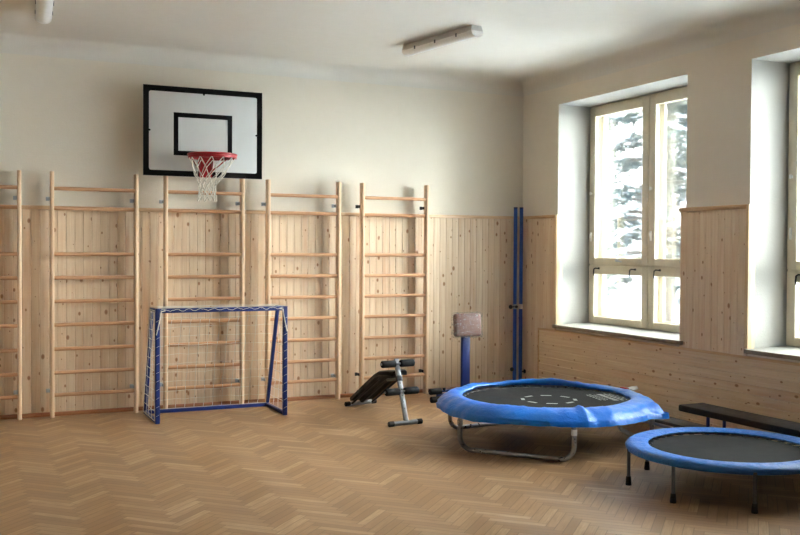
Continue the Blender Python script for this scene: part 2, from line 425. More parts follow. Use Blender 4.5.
# ------------------------------------------------------------------ windows
FX = .455                                   # inner face of the frames
def ring(mb, x0, x1, y0, y1, z0, z1, w, bev=.004, wb=None):
    wb = w if wb is None else wb
    mb.span((x0, y0, z0), (x1, y0+w, z1), bev); mb.span((x0, y1-w, z0), (x1, y1, z1), bev)
    mb.span((x0, y0+w, z0), (x1, y1-w, z0+wb), bev); mb.span((x0, y0+w, z1-w), (x1, y1-w, z1), bev)
WLAB = ['wide cream casement window nearest the room corner', 'cream casement window cut by the right photo edge', 'third casement window along the wall', 'fourth casement window along the wall']
for wi, (ya, yb) in enumerate(WIN):
    t = thing('window_%d' % (wi+1), (FX, (ya+yb)/2, WZ0), WLAB[wi], 'window', None, 'structure')
    f = MB(); f.span((FX+.02, yb, WZ0), (FX+.16, yb+.05, WZ1)); f.span((FX+.02, ya-.05, WZ0), (FX+.16, ya, WZ1))
    f.span((FX+.02, yb+.05, WZ0), (FX+.16, ya-.05, WZ0+.045)); f.span((FX+.02, yb+.05, WZ1-.05), (FX+.16, ya-.05, WZ1))
    ym = (ya+yb)/2; f.span((FX+.02, ym-.03, WZ0+.045), (FX+.16, ym+.03, WZ1-.05)); f.span((FX+.02, yb+.05, 1.53), (FX+.16, ya-.05, 1.585))
    f.build('window_frame', M_frame, t)
    s = MB(); s.prism([(-.055, WZ0-.04), (FX+.03, WZ0-.04), (FX+.03, WZ0+.012), (-.055, WZ0-.002)], lambda x, z: (x, ya+.02 if wi == 0 else ya-.001, z), lambda x, z: (x, yb+.001, z))
    so = s.build('window_sill', [M_sill, M_silledge], t)
    for p in so.data.polygons:
        if p.normal.z < .5: p.material_index = 1
    for (y0, y1) in ((ym+.006, ya-.02), (yb+.02, ym-.006)):
        for (z0, z1, up) in ((1.565, WZ1-.025, True), (WZ0+.022, 1.548, False)):
            sb = MB(); ring(sb, FX-.012, FX+.03, y0, y1, z0, z1, .105 if up else .1, .005, .075)
            ring(sb, FX+.125, FX+.155, y0, y1, z0, z1, .085, .004)
            so = sb.build('sash', M_frame, t)
            gb = MB(); gb.span((FX+.008, y0+.1, z0+.07), (FX+.012, y1-.1, z1-.1)); gb.span((FX+.14, y0+.08, z0+.08), (FX+.144, y1-.08, z1-.08))
            gb.build('pane', M_glass, so)
            if up:
                h = MB(); yl = y1-.045
                h.rod((FX-.03, yl, 2.42), (FX-.008, yl, 2.42), .016, 12, .004); h.span((FX-.04, yl-.012, 2.40), (FX-.026, yl+.012, 2.44), .005)
                h.span((FX-.026, yl-.012, 1.84), (FX-.008, yl+.012, 1.95), .004); h.span((FX-.036, yl-.008, 1.88), (FX-.024, yl+.008, 1.93), .003)
                h.build('latch', M_white, so)
                h = MB(); yc = (y0+y1)/2
                h.span((FX-.02, yc-.02, 1.60), (FX-.008, yc+.02, 1.63), .003); h.tube([(FX-.02, yc+.02, 1.615), (FX-.035, yc-.05, 1.607), (FX-.03, yc-.11, 1.60)], .006, 8)
                h.build('stay', M_zinc, so)
            else:
                for yy in (y1-.13, y0+.28):
                    h = MB(); h.tube([(FX-.012, yy-.07, 1.515), (FX-.03, yy-.02, 1.518), (FX-.034, yy, 1.505), (FX-.034, yy+.006, 1.46), (FX-.034, yy+.004, 1.425)], [.007, .008, .009, .008, .006], 8)
                    h.span((FX-.02, yy-.085, 1.505), (FX-.008, yy-.06, 1.528), .003)
                    h.build('hook', M_hook, so)

# ------------------------------------------------------------------ wall bar ladders
PY, PD, PW, LH = -.165, .078, .037, 2.5
RZ = [2.330, 2.132, 1.664, 1.423, 1.183, .943, .696, .454, .227]
def ladder(xa, xb, bracket_mat, label):
    t = thing('wall_bars', ((xa+xb)/2, PY+PD/2, 0), label, 'wall bars', 'wall bar ladders along the back wall')
    for x in (xa, xb):
        pr = [(-PW/2, PD), (PW/2, PD), (PW/2, .010), (PW/2-.010, 0), (-PW/2+.010, 0), (-PW/2, .010)]
        MB().prism(pr, lambda a, b: (x+a, PY+b, 0), lambda a, b: (x+a, PY+b, LH)).build('post', M_post, t)
        for z in (2.228, .265):
            b = MB(); b.span((x-.052, -.044, z-.02), (x-PW/2+.001, -.039, z+.02), .001)
            b.span((x-PW/2-.005, PY+PD-.02, z-.016), (x-PW/2+.0005, -.040, z+.016), .001)
            b.rod((x-.037, -.052, z), (x-.037, -.038, z), .008, 8)
            b.build('wall_bracket', bracket_mat, t)
    for i, z in enumerate(RZ):
        y = PY + (.024 if i == 0 else .046); n = 14; m = MB()
        prof = [(math.cos(2*PI*k/n)*.014, math.sin(2*PI*k/n)*.0195) for k in range(n)]
        m.prism(prof, lambda a, b: (xa+PW/2-.004, y+a, z+b), lambda a, b: (xb-PW/2+.004, y+a, z+b))
        m.build('rung', M_rung, t)
    return t
LX = [(-6.825, -5.981), (-5.671, -4.836), (-4.528, -3.694), (-3.398, -2.559), (-2.262, -1.428)]
LL = ['wooden wall bars cut by the left photo edge',
      'wooden wall bars left of the blue goal, standing clear of everything',
      'wooden wall bars directly below the basketball backboard, behind the goal net',
      'wooden wall bars rising behind the right post of the blue goal',
      'wooden wall bars with black brackets behind the sit-up bench']
for i, (xa, xb) in enumerate(LX): ladder(xa, xb, M_black if i == 4 else M_zinc, LL[i])

# ------------------------------------------------------------------ basketball hoop
BX0, BX1, BZ0, BZ1, BY = -4.779, -3.494, 2.494, 3.442, -.205
t = thing('basketball_hoop', ((BX0+BX1)/2, 0, BZ0), 'white basketball backboard with black border, red rim and white net on the wall', 'basketball hoop')
b = MB(); b.span((BX0, BY, BZ0), (BX1, BY+.022, BZ1), .003)
bw = .06; e = .0012
b.mi = 1
b.span((BX0, BY-e, BZ1-bw), (BX1, BY+.001, BZ1)); b.span((BX0, BY-e, BZ0), (BX1, BY+.001, BZ0+bw))
b.span((BX0, BY-e, BZ0+bw), (BX0+bw, BY+.001, BZ1-bw)); b.span((BX1-bw, BY-e, BZ0+bw), (BX1, BY+.001, BZ1-bw))
ix0, ix1, iz0, iz1, iw = -4.462, -3.830, 2.716, 3.170, .05
b.span((ix0, BY-e, iz1-iw), (ix1, BY+.001, iz1)); b.span((ix0, BY-e, iz0), (ix1, BY+.001, iz0+iw))
b.span((ix0, BY-e, iz0+iw), (ix0+iw, BY+.001, iz1-iw)); b.span((ix1-iw, BY-e, iz0+iw), (ix1, BY+.001, iz1-iw))
r_ = .022                                  # rounded inner corners of the border
for sx, cx in ((1, BX0+bw), (-1, BX1-bw)):
    for sz, cz in ((1, BZ0+bw), (-1, BZ1-bw)):
        arc = [(cx+sx*(r_-r_*math.cos(a)), cz+sz*(r_-r_*math.sin(a))) for a in [PI/2*i/6 for i in range(7)]]
        b.poly([(cx, BY-e, cz)] + [(x, BY-e, z) for x, z in arc], [tuple(range(8))])
bo = b.build('backboard', [M_board, M_boardblk], t, 30)
for x, z in ((-4.14, BZ1-.066), (BX0+.066, 2.97), (BX1-.066, 2.97), (-4.14, BZ0+.066)):
    MB().rod((x, BY-.008, z), (x, BY+.004, z), .011, 10, .003).build('bolt', M_boardblk, bo)
for x in (-4.45, -3.85):
    m = MB(); m.span((x-.025, BY+.022, 2.6), (x+.025, BY+.05, 3.35), .004)
    for z in (2.66, 3.28): m.span((x-.02, BY+.05, z-.02), (x+.02, -.001, z+.02), .003)
    m.build('wall_mount', M_black, t)
RCX, RCY, RZ0, RR = -4.124, -.519, 2.705, .246
m = MB(); m.tube([(RCX+RR*math.cos(2*PI*i/48), RCY+RR*math.sin(2*PI*i/48), RZ0) for i in range(48)], .0125, 10, True)
for i in range(12):                        # net hooks
    a = 2*PI*(i+.5)/12; c = Vector((RCX+RR*math.cos(a), RCY+RR*math.sin(a), RZ0))
    m.tube([c+Vector((0, 0, -.008)), c+Vector((.0, 0, -.026)), c+Vector((-.008*math.cos(a), -.008*math.sin(a), -.034))], .004, 6)
# apron: a band under the rim that widens into the bracket plate
m.lathe([(RR-.004, -.004), (RR+.004, -.004), (RR+.004, -.036), (RR-.004, -.036)], (RCX, RCY, RZ0), 48)
ro_ = m.build('rim', M_red, t)
m = MB()
m.prism([(-.085, .0), (.085, .0), (.085, -.02), (.065, -.215), (-.065, -.215), (-.085, -.02)], lambda a, z: (RCX+a, BY-.002, RZ0+z), lambda a, z: (RCX+a, BY-.016, RZ0+z))
m.prism([(-.085, .0), (.085, .0), (.06, -.10), (-.06, -.10)], lambda a, y: (RCX+a, BY-.012+y, RZ0+.004), lambda a, y: (RCX+a, BY-.012+y, RZ0-.004))
for sx in (-1, 1):
    m.prism([(0, 0), (-.10, 0), (0, -.17)], lambda y, z: (RCX+sx*.06, BY-.012+y, RZ0+z), lambda y, z: (RCX+sx*.066, BY-.012+y, RZ0+z))
m.build('rim_bracket', M_red, t)
for sx in (-1, 1):
    MB().tube([(RCX+sx*.06, BY-.016, RZ0-.15), (RCX+sx*.205, RCY+.11, RZ0-.008)], .008, 8).build('brace', M_red, t)
def netp(a, s):
    z = -.03 - .45*s
    k = [(0, .238), (.18, .2), (.4, .15), (.6, .095), (.8, .078), (1, .10)]
    for (s0, r0), (s1, r1) in zip(k[:-1], k[1:]):
        if s <= s1 + 1e-9: r = r0 + (r1-r0)*(s-s0)/(s1-s0); break
    cx = RCX - .05*min(1, s*1.6)
    return Vector((cx + r*math.cos(a), RCY + .02*s + r*math.sin(a), RZ0 + z))
m = MB(); lev = [0, .2, .4, .52, .64, .76, .88, 1.0]
for i in range(12):
    for sgn in (1, -1):
        pts = []
        for j, s in enumerate(lev):
            pts.append(netp(2*PI*(i+.5)/12 + sgn*(j % 2)*PI/12, s) + Vector((R.uniform(-.006, .006), R.uniform(-.006, .006), R.uniform(-.004, .004)))*(j > 0))
        m.tube(pts, .0042, 5)
m.build('net', M_cord, t)

# ------------------------------------------------------------------ handball goal
GX0, GX1, GYF, GYT, GYB, GH = -4.785, -3.430, -.925, -.650, -.300, 1.135
t = thing('handball_goal', ((GX0+GX1)/2, (GYF+GYB)/2, 0), 'small blue steel goal with white net standing before the wall bars', 'goal')
w = .044
for x in (GX0, GX1-w):
    MB().span((x, GYF, 0), (x+w, GYF+w, GH), .004).build('goal_post', M_blue, t)
MB().span((GX0+w, GYF, GH-w), (GX1-w, GYF+w, GH), .004).build('crossbar', M_blue, t)
tw = .034
for x in (GX0+.002, GX1-.002-tw):
    m = MB(); m.span((x, GYF+w, GH-tw-.004), (x+tw, GYT+tw, GH-.004), .003)
    m.build('top_arm', M_blue, t)
    m = MB(); d = Vector((0, GYB-GYT-.0, -(GH-tw-.06))); L = d.length
    rot = Matrix.Rotation(math.atan2(d.y, -d.z), 3, 'X')
    m.box((x+tw/2, (GYT+GYB)/2+.015, (GH-tw+.03)/2), (tw, tw, L), .003, rot); m.build('rear_stay', M_blue, t)
    m = MB(); m.span((x, GYF+w, 0.0), (x+tw, GYB, tw), .003); m.build('base_bar', M_blue, t)
MB().span((GX0+.002, GYB, 0), (GX1-.002, GYB+.036, .036), .003).build('rear_bar', M_blue, t)
m = MB(); cr = .0028
def wob(): return Vector((R.uniform(-.007, .007), R.uniform(-.01, .01), R.uniform(-.008, .008)))
nu, nv = 13, 11
def backp(u, v): return Vector((GX0+.03+(GX1-GX0-.06)*u, GYT+.03+(GYB-GYT)*v + .04*math.sin(PI*v)*math.sin(PI*u), GH-.02-(GH-.06)*v))
gr = [[backp(i/nu, j/nv)+(wob() if 0 < i < nu and 0 < j < nv else Vector()) for j in range(nv+1)] for i in range(nu+1)]
for i in range(nu+1): m.tube(gr[i], cr, 4)
for j in range(nv+1): m.tube([gr[i][j] for i in range(nu+1)], cr, 4)
for x in (GX0-.004, GX1+.004):
    ns = 4; g2 = []
    for i in range(ns+1):
        col = []
        for j in range(nv+1):
            v = j/nv; yb_ = GYT+.03+(GYB-GYT)*v; z = GH-.02-(GH-.05)*v
            col.append(Vector((x, GYF+.02+(yb_-GYF-.02)*i/ns, z)) + (wob()*.7 if 0 < i < ns and 0 < j < nv else Vector()))
        g2.append(col)
    for c in g2: m.tube(c, cr, 4)
    for j in range(nv+1): m.tube([c[j] for c in g2], cr, 4)
for j in range(4):                         # roof of the net
    y = GYF+.03+(GYT-GYF)*j/3; m.tube([(GX0+.03+(GX1-GX0-.06)*i/nu, y, GH+.003+R.uniform(-.004, .006)) for i in range(nu+1)], cr, 4)
for i in range(nu+1): m.tube([(GX0+.03+(GX1-GX0-.06)*i/nu, GYF+.02, GH+.004), (GX0+.03+(GX1-GX0-.06)*i/nu, GYT+.03, GH-.01)], cr, 4)
m.build('net', M_cord, t)
m = MB(); lr = .0015                        # lacing wound round posts and bar
for x in (GX0+w/2, GX1-w/2):
    pts = []
    for i in range(12*6+1):
        a = 2*PI*i/6; k = max(abs(math.cos(a)), abs(math.sin(a)))
        pts.append((x+.0245*math.cos(a)/k, GYF+w/2+.0245*math.sin(a)/k, .02+i*(GH-.12)/72))
    m.tube(pts, lr, 5)
pts = [(GX0+.05+(GX1-GX0-.1)*i/80, GYF-.003, GH-.016+.009*math.sin(i*.8)+R.uniform(-.004, .004)) for i in range(81)]
m.tube(pts, .0026, 5)
for x, s in ((GX0+w, 1), (GX1-w, -1)):
    m.tube([(x+s*.05, GYF-.006, GH-.02), (x+s*.01, GYF-.008, GH-.03), (x, GYF-.006, GH-.1), (x-s*.02, GYF-.006, GH-.19), (x-s*.038, GYF-.006, GH-.26)], .006, 6)
m.build('lacing', M_cord, t)

# ------------------------------------------------------------------ sit-up bench
t = thing('sit_up_bench', (-2.48, -1.2, 0), 'folding black sit-up bench with silver frame and black foam rollers by the wall bars', 'exercise bench')
fb0, fb1 = Vector((-2.73, -1.965, .027)), Vector((-2.375, -1.925, .027))
rb0, rb1 = Vector((-2.665, -.66, .027)), Vector((-2.29, -.58, .027))
for a, c in ((fb0, fb1), (rb0, rb1)):
    m = MB(); m.tube([a, c], .0235, 14); o = m.build('floor_bar', M_silver, t)
    d = (c-a).normalized()
    for p, s in ((a, 1), (c, -1)):
        MB().rod(p - d*s*.012, p + d*s*.045, .027, 14, .005).build('end_cap', M_rubber, o)
pb, pt = Vector((-2.545, -1.945, .035)), Vector((-2.50, -1.60, .615))
d = (pt-pb).normalized(); rot = Vector((0, 0, 1)).rotation_difference(d).to_matrix()
o = MB().box((pb+pt)/2, (.046, .032, (pt-pb).length), .004, rot).build('upright', M_silver, t)
for f in (.2, .3, .4, .5, .60):
    p = pb+(pt-pb)*f; nrm = rot @ Vector((0, -1, 0)); MB().rod(p+nrm*.012, p+nrm*.0168, .006, 8).build('pin_hole', M_black, o)
side = Vector((1, .09, 0)).normalized()
for z, L, rr in ((.575, .19, .036), (.315, .19, .036)):
    f = (z-.035)/(.58); c = pb+(pt-pb)*f - Vector((0, .028 if z > .5 else .02, 0))
    m = MB(); m.tube([c-side*.2, c+side*.2], .011, 10); ax = m.build('roller_axle', M_silver, t)
    for s in (-1, 1):
        MB().rod(c+side*s*.03, c+side*s*.185, rr, 18, .008).build('foam_roller', M_foam, ax)
c = pb+(pt-pb)*.68 + Vector((0, -.0, 0)); m = MB(); m.box(c, (.06, .05, .055), .006, rot); m.build('adjust_collar', M_black, t)
# padded board: straight decline then a flat hip section
lowc, midc, topc = Vector((-2.475, -.66, .085)), Vector((-2.475, -1.40, .455)), Vector((-2.475, -1.64, .475))
hw = .155; prof = []
path = [lowc, lowc.lerp(midc, .5)+Vector((0, 0, .006)), lowc.lerp(midc, .88)+Vector((0, 0, .006)), midc+Vector((0, -.02, .004)), midc.lerp(topc, .6)+Vector((0, 0, .006)), topc]
def slab(mb, path, hw, th, dz=0.0):
    vs = []; n = len(path)
    HW = hw
    for i, p in enumerate(path):
        hw = HW[i]; tg = (path[min(n-1, i+1)]-path[max(0, i-1)]).normalized(); nr = Vector((0, -tg.z, tg.y)) * (1 if -tg.y > 0 else -1)
        nr = nr if nr.z > 0 else -nr
        k = th/2
        for (sx, sn) in ((-hw, -k), (-hw, k*.5), (-hw+.02, k), (hw-.02, k), (hw, k*.5), (hw, -k)):
            vs.append(p + Vector((sx, sx*.12, 0)) + nr*(sn+dz))
    fs = []
    for i in range(n-1):
        for j in range(6): fs.append((i*6+j, i*6+(j+1) % 6, (i+1)*6+(j+1) % 6, (i+1)*6+j))
    fs += [tuple(range(6))[::-1], tuple((n-1)*6+j for j in range(6))]
    mb.poly(vs, fs)
m = MB(); slab(m, path, [.155, .155, .155, .15, .125, .085], .045); m.build('padded_board', M_pad, t, 50)
m = MB()
m.tube([lowc+Vector((.135, .014, -.03)), midc+Vector((.135, .014, -.034))], .011, 4)
m.build('edge_strip', M_tan, t)
for s in (-1, 1): MB().tube([lowc+Vector((s*.125, s*.012, -.052)), midc+Vector((s*.125, s*.012, -.06))], .012, 8).build('frame_rail', M_black, t)
m = MB(); m.tube([midc+Vector((0, .06, -.085)), topc+Vector((0, .0, -.06)), pb+(pt-pb)*.68+Vector((0, .02, 0))], .016, 8); m.build('hinge_tube', M_silver, t)
m = MB(); m.tube([rb0.lerp(rb1, .5)+Vector((0, 0, .02)), lowc+Vector((0, -.02, -.03)), midc+Vector((0, .06, -.08))], .017, 8); m.build('spine_tube', M_black, t)

# ------------------------------------------------------------------ back trainer with wrapped pad
cx, cy = -1.23, -.75
t = thing('back_trainer', (cx, cy, 0), 'blue exercise stand with brown plastic-wrapped pad, half hidden behind the big trampoline', 'exercise stand')
MB().span((cx-.05, cy-.025, .03), (cx+.05, cy+.025, .74), .006).build('upright', M_blue, t)
m = MB(); m.span((cx-.025, cy-.5, .012), (cx+.025, cy+.3, .055), .005); m.build('base_beam', M_blue, t)
m = MB(); m.span((cx-.22, cy+.26, 0), (cx+.22, cy+.31, .045), .005); m.build('cross_foot', M_blue, t)
rot = Matrix.Rotation(math.radians(-5), 3, 'X') @ Matrix.Rotation(math.radians(0), 3, 'Z')
pc = Vector((cx, cy-.04, .868))
pad = MB().box(pc, (.34, .085, .265), .03, rot, 4).build('pad', M_brown, t, 60)
tb = bmesh.new(); bmesh.ops.create_cube(tb, size=1.0); bmesh.ops.subdivide_edges(tb, edges=tb.edges[:], cuts=14, use_grid_fill=True)
for v in tb.verts:
    c = Vector((v.co.x*.368, v.co.y*.108, v.co.z*.286)); q = Vector((max(-.155, min(.155, c.x)), max(-.03, min(.03, c.y)), max(-.115, min(.115, c.z))))
    dlt = c-q; c = q + (dlt.normalized()*min(dlt.length, .03) if dlt.length > 1e-6 else dlt)
    rr = Vector((R.gauss(0, 1), R.gauss(0, 1), R.gauss(0, 1)))*.0025
    v.co = pc + rot @ (c + rr)
m = MB(); m._merge(tb)
for (x, z, dx, dz, h) in ((.165, -.06, .03, -.12, .05), (.15, -.12, .02, -.09, .03), (-.165, -.08, -.045, -.11, .05), (-.15, -.125, -.03, -.07, .03)):
    a = pc+rot@Vector((x, -.02, z)); vs = []; 
    for i in range(5):
        f = i/4; o_ = Vector((dx*f + .006*math.sin(i*2.1), -.012*math.sin(i*1.7), dz*f)); 
        vs += [a+o_+Vector((-.018*(1-f*.5), 0, h*.3)), a+o_+Vector((.018*(1-f*.5), .006, 0))]
    m.poly(vs, [(2*i, 2*i+1, 2*i+3, 2*i+2) for i in range(4)])
m.build('plastic_wrap', M_film, t, 20)
for z, y, xl, rr in ((.118, cy, .455, .036), (.036, cy-.06, .47, .036)):
    m = MB(); m.tube([(cx-xl, y, z), (cx+xl, y, z)], .013, 10); ax = m.build('roller_axle', M_blue, t)
    for s in (-1, 1): MB().rod((cx+s*xl, y, z), (cx+s*(xl-.145), y, z), rr, 18, .006).build('foam_roller', M_foam, ax)
MB().rod((cx-.27, cy, .12), (cx-.27, cy, .155), .018, 10, .004).build('knob', M_black, t)

# ------------------------------------------------------------------ two blue poles in the corner
def pole(x, y, label, white):
    t = thing('badminton_post', (x, y, 0), label, 'pole', 'blue net posts in the corner')
    MB().tube([(x, y, .01), (x, y, 2.255)], .0235, 16).build('tube', M_bluepole, t)
    MB().rod((x, y, 2.25), (x, y, 2.268), .0245, 16, .004).build('end_cap', M_blue, t)
    MB().rod((x, y, 0), (x, y, .03), .028, 16, .004).build('foot_cap', M_rubber, t)
    o = MB().rod((x, y, .99), (x, y, 1.05), .028, 16, .003).build('collar', M_white if white else M_zinc, t)
    if not white:
        m = MB(); m.rod((x-.02, y-.015, 1.02), (x-.075, y-.03, 1.02), .008, 8); m.rod((x-.07, y-.03, 1.02), (x-.095, y-.035, 1.02), .026, 12, .006)
        m.rod((x-.0, y-.02, 1.02), (x, y-.05, 1.02), .018, 10, .004); m.build('knob', M_black, o)
    s = 1 if white else -1; z = .20 if white else .235
    m = MB(); m.rod((x+s*.02, y-.012, z), (x+s*.045, y-.02, z), .009, 8); m.rod((x+s*.04, y-.018, z), (x+s*.062, y-.024, z), .026, 12, .006); m.build('knob', M_black, t)
pole(-.178, -.12, 'blue pole in the corner with metal collar and black side knob at mid height', False)
pole(-.093, -.12, 'blue pole in the corner with the white band at mid height', True)

# ------------------------------------------------------------------ big trampoline
FC = Vector((-1.705, -3.12, 0)); PC = Vector((-1.695, -3.115, 0)); FR = .90; HZ = .36
t = thing('trampoline', FC, 'large trampoline with sagging blue vinyl pad and black mat before the window', 'trampoline')
MB().tube([FC+Vector((FR*math.cos(2*PI*i/64), FR*math.sin(2*PI*i/64), HZ)) for i in range(64)], .021, 10, True).build('frame_ring', M_steel, t)
def leg_u(a, b):
    A = FC+Vector((math.cos(math.radians(a)), math.sin(math.radians(a)), 0))*.945; B = FC+Vector((math.cos(math.radians(b)), math.sin(math.radians(b)), 0))*.945
    d = (B-A).normalized(); r = .11; z0 = .022; ia, ib = (FC-A).normalized()*.045, (FC-B).normalized()*.045
    pts = [A+ia+Vector((0, 0, HZ-.005)), A+ia*.85+Vector((0, 0, HZ-.03)), A+Vector((0, 0, HZ-.085)), A+Vector((0, 0, z0+r))]
    pts += [A + d*(r-r*math.cos(q)) + Vector((0, 0, z0+r-r*math.sin(q))) for q in [PI/2*i/6 for i in range(1, 7)]]
    pts += [B - d*(r-r*math.cos(q)) + Vector((0, 0, z0+r-r*math.sin(q))) for q in [PI/2*i/6 for i in range(6, 0, -1)]]
    pts += [B+Vector((0, 0, z0+r)), B+Vector((0, 0, HZ-.085)), B+ib*.85+Vector((0, 0, HZ-.03)), B+ib+Vector((0, 0, HZ-.005))]
    m = MB(); m.tube(pts, .021, 12); o = m.build('leg', M_steel, t)
    for P in (A, B):
        MB().rod(P+Vector((0, 0, HZ-.135)), P+Vector((0, 0, HZ-.085)), .0245, 12, .003).build('leg_socket', M_white if P is B and a > 150 and a < 220 else M_steel, o)
leg_u(187, 251); leg_u(128, 70); leg_u(-43, 9)
MR = .745; MZ = .376
m = MB(); m.disc(FC+Vector((.01, .005, MZ)), MR, 72, .006)
m.mi = 1; mc = FC+Vector((.01, .005, MZ+.0042)) + Vector((.0, -.055, 0))
def patch(mb, c, L, w, ang):
    d = Vector((math.cos(ang), math.sin(ang), 0)); q = Vector((-d.y, d.x, 0)); c = Vector(c)
    mb.poly([c-d*L/2-q*w/2, c+d*L/2-q*w/2, c+d*L/2+q*w/2, c-d*L/2+q*w/2], [(0, 1, 2, 3)])
for i in range(8):
    a = 2*PI*(i+.4)/8; patch(m, mc+Vector((math.cos(a), math.sin(a), 0))*.235, .10, .032, a+PI/2)
tc = Vector((-1.13, -3.25, MZ+.0042)); e1 = Vector((-.2, -.98, 0)); e2 = Vector((.98, -.2, 0))
for off, wd, L0 in ((-.12, .014, .30), (-.085, .014, .34), (-.05, .012, .28), (.01, .05, .34), (.07, .022, .36), (.105, .012, .30)):
    x = -L0/2
    while x < L0/2:
        L = R.uniform(.035, .075); patch(m, tc+e1*(x+L/2)+e2*off, L, wd, math.atan2(e1.y, e1.x)); x += L+.012
for k in range(40):                        # white stitched loops round the mat edge
    a = 2*PI*k/40; patch(m, FC+Vector((.01, .005, MZ+.0042))+Vector((math.cos(a), math.sin(a), 0))*(MR-.014), .045, .010, a+PI/2)
m.build('jump_mat', [M_mat, M_print], t)
for k in range(40):
    a = 2*PI*(k+.5)/40; d = Vector((math.cos(a), math.sin(a), 0)); p0 = FC+Vector((.01, .005, MZ))+d*(MR-.012)
    p1 = FC+d*FR+Vector((0, 0, HZ+.01)); MB().tube([p0, p0.lerp(p1, .1), p0.lerp(p1, .12), p0.lerp(p1, .85), p0.lerp(p1, .87), p1], [.003, .003, .009, .009, .003, .003], 6).build('spring', M_steel, t)
def bumpf(a, c, w): 
    d = (a-c+PI) % (2*PI)-PI; return math.exp(-(d/w)**2)
from mathutils import noise as MN
NP = 320; m = MB(); vs = []
fl = math.radians(-52); fo = math.radians(-103)
for k in range(NP):
    a = 2*PI*k/NP; d = Vector((math.cos(a), math.sin(a), 0))
    nz = .5*math.sin(7*a+1)+.3*math.sin(13*a+2.2)+.25*math.sin(23*a)+.2*math.sin(41*a+.7)
    back = bumpf(a, math.radians(85), .55); lift = bumpf(a, math.radians(52), .38); front = bumpf(a, math.radians(-120), .5)
    flap = bumpf(a, fl, .16); flap2 = bumpf(a, fl, .07)
    fold = bumpf(a, fo, .03)-.4*bumpf(a, fo+.07, .05)
    ri = .755+.010*nz+.075*back+.05*lift-.035*front-.02*bumpf(a, math.radians(-60), .3)
    ro = .985+.006*nz+.03*flap+.065*flap2
    h = .420+.004*nz+.010*fold
    sk = .298+.007*math.sin(5*a)+.006*nz-.015*flap
    P = [(ri+.012, h-.036+.01*lift), (ri, h-.016+.03*lift), (ri+.012, h-.002+.03*lift), (ri+.05, h+.004+.024*lift+.012*fold),
         (ri+(ro-ri)*.45, h+.004+.01*lift+.012*fold), (ro-.11, h-.002+.010*fold), (ro-.065, h-.016+.005*fold-.01*flap2),
         (ro-.03, h-.04-.03*flap2), (ro-.008, h-.07-.03*flap2), (ro+.004*nz+.004+.01*flap, (h+sk)/2-.02), (ro+.004+.02*flap, sk),
         (ro-.006+.02*flap, sk), (ro-.012, (h+sk)/2-.02), (ro-.028, h-.085), (ro-.09, h-.04), (ri+.08, h-.03)]
    row = []
    for i, (r, z) in enumerate(P):
        q = PC+d*r; dz = 0
        if 2 < i < 11:
            dz = .010*MN.noise(q*7)+.006*MN.noise(Vector((a*14, r*5, 3)))
            if i > 6: q = q+d*(.012*MN.noise(Vector((a*9, z*10, 7)))); dz *= .5
        row.append(q+Vector((0, 0, z+dz)))
    vs.append(row)
npf = len(vs[0])
allv = [v for r in vs for v in r]
m.poly(allv, [(k*npf+i, ((k+1) % NP)*npf+i, ((k+1) % NP)*npf+(i+1) % npf, k*npf+(i+1) % npf) for k in range(NP) for i in range(npf)])
m.build('safety_pad', M_vinyl, t, 70)
a = math.radians(-1); d = Vector((math.cos(a), math.sin(a), 0)); q = Vector((-d.y, d.x, 0))
m = MB(); c = PC+d*.875+Vector((0, 0, .428)); m.box(c, (.03, .10, .012), .003, Matrix.Rotation(a, 3, 'Z')); m.build('red_tag', M_tagred, t)
c = PC+d*.95-q*.02+Vector((0, 0, .420)); m = MB(); m.poly([c-q*.06-d*.03, c+q*.06-d*.03, c+q*.05+d*.03+Vector((0, 0, .016)), c-q*.02+d*.04+Vector((0, 0, .03)), c-q*.05+d*.03+Vector((0, 0, .01)),
    c-q*.06-d*.03-Vector((0, 0, .006)), c+q*.06-d*.03-Vector((0, 0, .006)), c+q*.05+d*.035+Vector((0, 0, .010)), c-q*.02+d*.045+Vector((0, 0, .024)), c-q*.05+d*.035+Vector((0, 0, .004))],
    [(0, 1, 2, 3, 4), (9, 8, 7, 6, 5), (0, 5, 6, 1), (1, 6, 7, 2), (2, 7, 8, 3), (3, 8, 9, 4), (4, 9, 5, 0)]); m.build('care_label', M_white, t)

# ------------------------------------------------------------------ mini trampoline
MC = Vector((-1.417, -5.105, 0)); MRo, MRi, MH = .739, .571, .306
t = thing('mini_trampoline', MC, 'small round fitness trampoline with blue rim cover at lower right', 'trampoline')
m = MB()
NP = 192; vs = []
for k in range(NP):
    a = 2*PI*k/NP; d = Vector((math.cos(a), math.sin(a), 0)); wr = .0035*math.sin(46*a)+.003*math.sin(71*a+1)
    P = [(MRi+.006+wr, MH-.022), (MRi+wr, MH-.012), (MRi+.012, MH-.003), (MRi+.05, MH+.002+wr*.8), (MRi+.11, MH+.004+wr*.6), (MRo-.035, MH+.001), (MRo-.01, MH-.012), (MRo, MH-.03), (MRo-.006, MH-.052), (MRo-.025, MH-.058), (MRo-.05, MH-.02), (MRi+.03, MH-.018)]
    vs += [MC+d*r+Vector((0, 0, z)) for r, z in P]
npf = 12
m.poly(vs, [(k*npf+i, ((k+1) % NP)*npf+i, ((k+1) % NP)*npf+(i+1) % npf, k*npf+(i+1) % npf) for k in range(NP) for i in range(npf)])
m.build('rim_cover', M_vinyl2, t, 70)
MB().tube([MC+Vector(((MRo-.035)*math.cos(2*PI*i/64), (MRo-.035)*math.sin(2*PI*i/64), MH-.04)) for i in range(64)], .0135, 8, True).build('frame_ring', M_graysteel, t)
MB().disc(MC+Vector((0, 0, MH-.034)), .553, 72, .006).build('jump_mesh', M_mini_mat, t)
